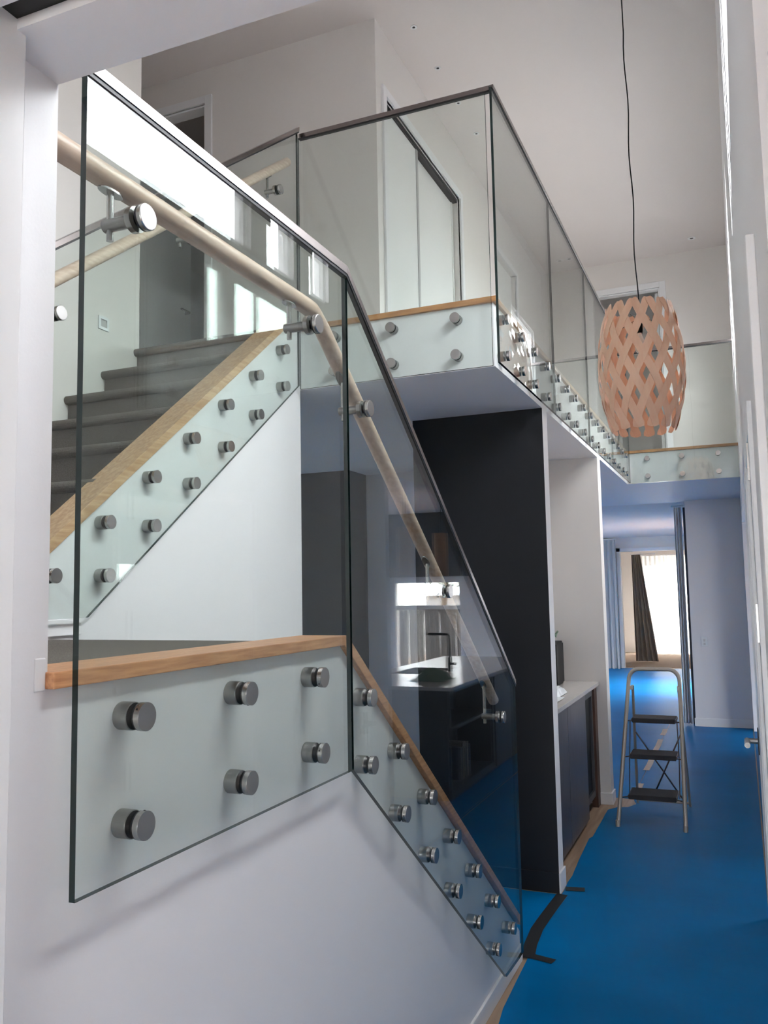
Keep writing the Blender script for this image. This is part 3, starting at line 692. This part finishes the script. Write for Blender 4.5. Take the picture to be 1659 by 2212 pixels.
mb.add(vs, [(i*(ny+1)+j, (i+1)*(ny+1)+j, (i+1)*(ny+1)+j+1, i*(ny+1)+j+1) for i in range(nx) for j in range(ny)])
tag(build(mb, 'plastic_bag', 'plastic_white', solid=.001), 'crumpled clear plastic bag lying on the niche counter', 'bag')
for i in range(2):
    tag(box('paper_sheet', -1.40+.02*i, -1.17+.02*i, 5.45+.06*i, 5.82+.05*i, .9568+.004*i, .960+.004*i, 'plastic_white'), ('lower', 'upper')[i]+' white paper packet on the niche counter near the plastic bag', 'paper', 'papers on the niche counter')
box_t = tag(box('wall_panel', -1.719, -1.705, 6.70, 6.978, 1.72, 2.55, 'brown_wood'), 'thin dark brown board high on the niche wall', 'panel')

# ================================================================== RIGHT WALL DOOR
t, bx = doorframe(4, 'white doorway with steel hinges on the near right wall', 'X', XR, (2.45, 3.3), 2.12, 0, wid=.065, out=.012)
bx('jamb_lining', 3.285, 3.299, 0, 2.115, XR+.001, XR+.089, 'trim_white'); bx('jamb_lining', 2.451, 2.465, 0, 2.115, XR+.001, XR+.089, 'trim_white')
for z in (1.98, 1.55, 1.02, .2): bx('hinge', 2.44, 2.4495, z, z+.1, XR-.017, XR-.0125, 'steel', bev=0)
lf = bx('door_leaf', 2.47, 3.28, .012, 2.11, XR+.02, XR+.055, 'door_white')
t, bx = doorframe(5, 'white cupboard door with lever handle beside the kitchen opening', 'X', XR, (3.75, 4.55), 2.12, 0, wid=.06, out=.012)
lf = bx('door_leaf', 3.76, 4.54, .012, 2.115, XR-.010, XR-.001, 'door_white')
hb = build(MB().cyl((XR-.010, 4.47, .96), (XR-.072, 4.47, .96), .013).cyl((XR-.062, 4.485, .96), (XR-.062, 4.34, .96), .013), 'lever_handle', 'steel_brushed', lf)
build(MB().box(XR-.016, XR-.0102, 4.445, 4.495, .90, 1.02), 'lock_plate', 'black_metal', lf)
struct(box('trim_5', XR-.014, XR, 1.43, 1.50, 0, 2.26, 'trim_white', bevel=.002), 'white architrave board nearest on the right wall', 'trim')
struct(build(MB().box(XR-.012, XR, 1.51, 2.37, 0, .1), 'baseboard_right', 'trim_white'), 'white skirting on the near right wall', 'baseboard')

# ================================================================== CORRIDOR END
t = thing('light_switch', (-.448, 11.145, .97), 'white double light switch on the wall at the corridor end', 'light switch')
build(MB().box(-.485, -.412, 11.141, 11.15, .965, 1.085), 'plate', 'plastic_white', t, bevel=.002)
for z in (1.04, .995): build(MB().box(-.46, -.437, 11.136, 11.141, z-.014, z+.014), 'rocker', 'alu', t)
def curtain(name, x0, x1, y, z0, z1, folds, amp, m, label, gather=1.0, n=90, parent_rail=True, lean=0.0, group='curtains'):
    t = thing(name, ((x0+x1)/2, y, z0), label, 'curtain', group)
    mb = MB(); vs = []
    rows = 9
    for r in range(rows+1):
        q = r/rows; z = z1-(z1-z0)*q
        for i in range(n+1):
            s = i/n; xx = x0+(x1-x0)*(gather+(1-gather)*q)*s+lean*q
            vs.append((xx, y+amp*(.6+.5*q)*math.sin(2*PI*folds*s+.6*math.sin(5*s))+amp*.25*math.sin(17*s+2*q), z))
    mb.add(vs, [(r*(n+1)+i, r*(n+1)+i+1, (r+1)*(n+1)+i+1, (r+1)*(n+1)+i) for r in range(rows) for i in range(n)], 0, True)
    build(mb, 'fabric', m, t, solid=.003)
    build(MB().tube([(min(x0, x1)-.03, y, z1+.015), (max(x0, x1)+.03, y, z1+.015)], .012, n=8), 'heading_rail', 'trim_white', t)
    return t
curtain('curtain', -3.2, -2.42, 18.45, .01, 2.72, 7, .04, 'curtain_grey', 'grey curtain hanging left of the bedroom opening')
curtain('curtain', -.735, -.645, 11.25, .02, 2.70, 3, .03, 'curtain_white', 'bunched white curtain at the edge of the corridor end wall')
curtain('curtain', -2.30, -1.80, 20.2, .03, 2.45, 5, .05, 'drape_taupe', 'taupe drape drawn aside in the bedroom', gather=.4)
curtain('net_curtain', -2.45, -.6, 22.6, .03, 2.5, 16, .04, 'sheer', 'white net curtain glowing in front of the bedroom window')
struct(box('gap_shade_strip', -.632, -.60, 11.301, 11.45, 0, 2.70, 'gap_shade'), 'dark strip standing in for the shaded gap beside the corridor end wall', 'trim')  # solid strip; the shade of the gap is put into its colour

# ================================================================== KITCHEN (seen as a reflection in the glass)
isl = thing('kitchen_island', (.77, 8.1, 0), 'dark kitchen island with open shelves at its end', 'kitchen island')
IX0, IX1, IY0, IY1 = .25, 1.30, 6.6, 9.66
mb = wallmb('Z', .66, .895, (IX0+.35, IX1), (IY0, IY1), [(.69, 1.18, 7.52, 8.23)]).box(IX0+.35, IX1, IY0, IY1, .02, .66).box(IX0, IX0+.35, 7.85, IY1, .02, .895)
mb.box(IX0, IX0+.35, IY0, IY0+.03, .02, .895).box(IX0, IX0+.35, IY0+.03, 7.85, .02, .10).box(IX0, IX0+.35, IY0+.03, 7.85, .865, .895)
build(mb, 'body', 'cabinet_dark', isl)
build(MB().box(IX0+.005, IX0+.35, IY0+.03, 7.85, .56, .585), 'shelf', 'cabinet_dark', isl)
for y0, y1 in ((7.9, 8.76), (8.78, 9.64)): build(MB().box(IX0-.018, IX0-.001, y0, y1, .05, .88), 'door', 'cabinet_dark', isl, bevel=.001)
wt = build(wallmb('Z', .896, .925, (.214, 1.335), (6.55, 9.7), [(.72, 1.15, 7.55, 8.2)]), 'worktop', 'stone_top')
tag(wt, 'pale stone worktop on the kitchen island', 'worktop')
sk = thing('sink', (.93, 7.87, .70), 'steel sink let into the island worktop', 'sink')
build(MB().box(.70, .72, 7.53, 8.22, .70, .8955).box(1.15, 1.17, 7.53, 8.22, .70, .8955).box(.72, 1.15, 7.53, 7.55, .70, .8955).box(.72, 1.15, 8.2, 8.22, .70, .8955).box(.70, 1.17, 7.53, 8.22, .69, .70), 'basin', 'steel', sk)
tp = thing('kitchen_tap', (.66, 7.87, .925), 'black square-necked tap rising from the island worktop', 'tap')
build(MB().cyl((.66, 7.87, .925), (.66, 7.87, 1.06), .024, .02), 'base', 'black_metal', tp)
build(MB().tube([(.66, 7.87, 1.05), (.66, 7.87, 1.25), (.664, 7.87, 1.268), (.675, 7.87, 1.279), (.69, 7.87, 1.283), (.88, 7.87, 1.283)], .013), 'spout', 'black_metal', tp)
build(MB().cyl((.66, 7.87, 1.0), (.60, 7.87, 1.0), .012), 'lever', 'black_metal', tp)
mb = MB(); vs = []
for i in range(13):
    for j in range(13):
        u_, v_ = i/6-1, j/6-1; q = max(0, 1-u_*u_-v_*v_); vs.append((.56+.15*u_, 7.1+.17*v_, .928+.09*math.sqrt(q)*(1+.15*math.sin(7*u_+3*v_))))
mb.add(vs, [(i*13+j, (i+1)*13+j, (i+1)*13+j+1, i*13+j+1) for i in range(12) for j in range(12)], 0, True)
tag(build(mb, 'dish_cloth', 'cloth_green', solid=.004), 'rumpled dark cloth on the island worktop near the tap', 'cloth')
yb = 7.0
for i, (w_, h_, m_, c_) in enumerate([(.05, .27, 'book_a', 'blue'), (.035, .30, 'book_b', 'grey'), (.06, .25, 'book_c', 'black'), (.04, .29, 'book_d', 'pale'), (.045, .26, 'book_a', 'second blue')]):
    t = thing('book', (.4, yb, .10), c_+' upright book on the low island shelf', 'book', 'books on the island shelf')
    build(MB().box(.30, .48, yb, yb+.004, .101, .101+h_).box(.30, .48, yb+w_-.004, yb+w_, .101, .101+h_).box(.296, .30, yb, yb+w_, .101, .101+h_), 'cover', m_, t)
    build(MB().box(.301, .472, yb+.004, yb+w_-.004, .104, .098+h_), 'pages', 'book_d', t)
    yb += w_+.012
for (x, y, k) in ((.774, 7.05, 'nearer'), (.774, 8.02, 'farther')):
    t = thing('kitchen_pendant', (x, y, 1.85), k+' slim timber pendant above the kitchen island', 'pendant lamp', 'pendants over the island')
    build(MB().lathe([(.068, 1.85), (.07, 1.85), (.07, 2.28), (.006, 2.285), (.006, 2.275), (.066, 2.27), (.066, 1.85)], 24, center=(x, y, 0)), 'shade', 'lamp_wood', t)
    build(MB().cyl((x, y, 2.28), (x, y, 2.77), .003, n=8), 'cord', 'black_plastic', t)
    build(MB().lathe([(.05, 2.77), (.05, 2.755), (.003, 2.75)], 20, center=(x, y, 0)), 'ceiling_rose', 'black_plastic', t)
t = thing('carton', (2.2, 10.2, .005), 'opened cardboard carton on the kitchen floor', 'carton')
build(MB().box(1.95, 2.45, 10.05, 10.4, .006, .16), 'body', 'cardboard', t)
build(MB().prism([(1.95, .161), (2.45, .161), (2.46, .165), (1.94, .165)], 10.05, 10.22, 'Y'), 'flap', 'cardboard', t)
for i, (x0, y0, x1, y1) in enumerate([(1.7, 9.2, 2.6, 9.6), (1.65, 8.6, 2.4, 8.7), (1.6, 9.9, 2.2, 10.0)]):
    d = Vector((x1-x0, y1-y0)).normalized(); n_ = Vector((-d.y, d.x))*.03
    poly = [(x0+n_.x, y0+n_.y), (x1+n_.x, y1+n_.y), (x1-n_.x, y1-n_.y), (x0-n_.x, y0-n_.y)]
    tag(build(MB().prism(poly, .005, .045, 'Z'), 'trim_length', 'alu'), ('longest', 'nearest', 'farthest')[i]+' loose white trim length on the kitchen floor', 'trim length', 'loose trim lengths')
# upper kitchen cabinets over the window
uc = thing('wall_cabinet', (1.9, 11.0, 1.95), 'dark overhead cabinets above the kitchen window', 'cabinet')
build(MB().box(1.45, 3.2, 10.80, 11.149, 1.9, 2.77), 'body', 'cabinet_dark', uc)
for x0 in (1.46, 2.05, 2.64): build(MB().box(x0, x0+.55, 10.781, 10.7995, 1.91, 2.76), 'door', 'cabinet_dark', uc, bevel=.001)

# ================================================================== OUTSIDE THE KITCHEN WINDOW
mb = MB().box(-70, 80, 23.4, 90, -.3, -.13).box(-70, 80, -70, -3.3, -.3, -.13).box(3.6, 80, -3.3, 23.4, -.3, -.13).box(-70, -6.1, -3.3, 23.4, -.3, -.13).box(-.25, 3.6, 11.35, 23.4, -.3, -.13)
struct(build(mb, 'ground', 'concrete'), 'grey paved ground outside the house', 'ground')
fn = thing('board_fence', (3.2, 14.5, -.13), 'dark vertical board fence outside the kitchen window', 'fence')
pm = build(MB().box(-.045, .045, -.01, .01, 0, 1.58), 'board', 'fence_wood', None, origin=(0, 0, 0))
for k in range(38): put(pm, 'board', (.4+.1*k, 14.5+.006*((k*7) % 3), -.13), fn)
bpy.data.objects.remove(pm)
for z in (.3, 1.3): build(MB().box(.3, 4.3, 14.52, 14.57, z, z+.08), 'fence_rail', 'fence_wood', fn)
sh = thing('neighbour_shed', (2.8, 19, -.13), 'neighbouring pale corrugated iron roof and wall beyond the fence', 'shed')
mb = MB(); vs = []; nn = 90
for i in range(nn+1):
    x = .2+4.4*i/nn
    for (y, z) in ((17.2, 1.62), (19.6, 2.02)): vs.append((x, y, z+.03*math.cos(i*PI/1.5)))
mb.add(vs, [(2*i, 2*i+2, 2*i+3, 2*i+1) for i in range(nn)], 0, True)
build(mb, 'roof', 'roof_iron', sh, solid=.01)
build(MB().box(.4, 4.4, 17.5, 19.5, -.13, 1.6), 'wall', 'roof_iron', sh)
tr = thing('tree', (3.6, 16.2, -.13), 'bare-branched bushy tree beyond the fence', 'tree')
build(MB().tube([(3.6, 16.2, -.13), (3.55, 16.2, 1.4), (3.4, 16.2, 2.4)], .06, n=8), 'trunk', 'bark', tr)
mb = MB()
for k in range(700):
    a, b = random.uniform(0, 2*PI), random.uniform(-1, 1); r = random.random()**.4
    c0 = Vector((3.3+.9*r*math.cos(a)*math.sqrt(1-b*b), 16.2+.6*r*math.sin(a), 2.15+.42*r*b))
    e1 = Vector((random.uniform(-1, 1), random.uniform(-1, 1), random.uniform(-1, 1))).normalized(); e2 = e1.orthogonal().normalized()
    mb.add([c0, c0+e1*.05+e2*.02, c0+e1*.1, c0+e1*.05-e2*.02], [(0, 1, 2, 3)])
lv = build(mb, 'foliage', 'leaf', tr); lv['kind'] = 'stuff'
hs = [(2.35+.10*math.cos(a)+.01*math.sin(3*a), 14.40-.006*a/6.28, 1.05+.13*math.sin(a)+.012*math.cos(2.3*a)) for a in [2*PI*k/16 for k in range(64)]]
tag(build(MB().tube(hs, .008, n=8), 'garden_hose', 'hose_blue'), 'coiled blue garden hose hung on the fence', 'hose')
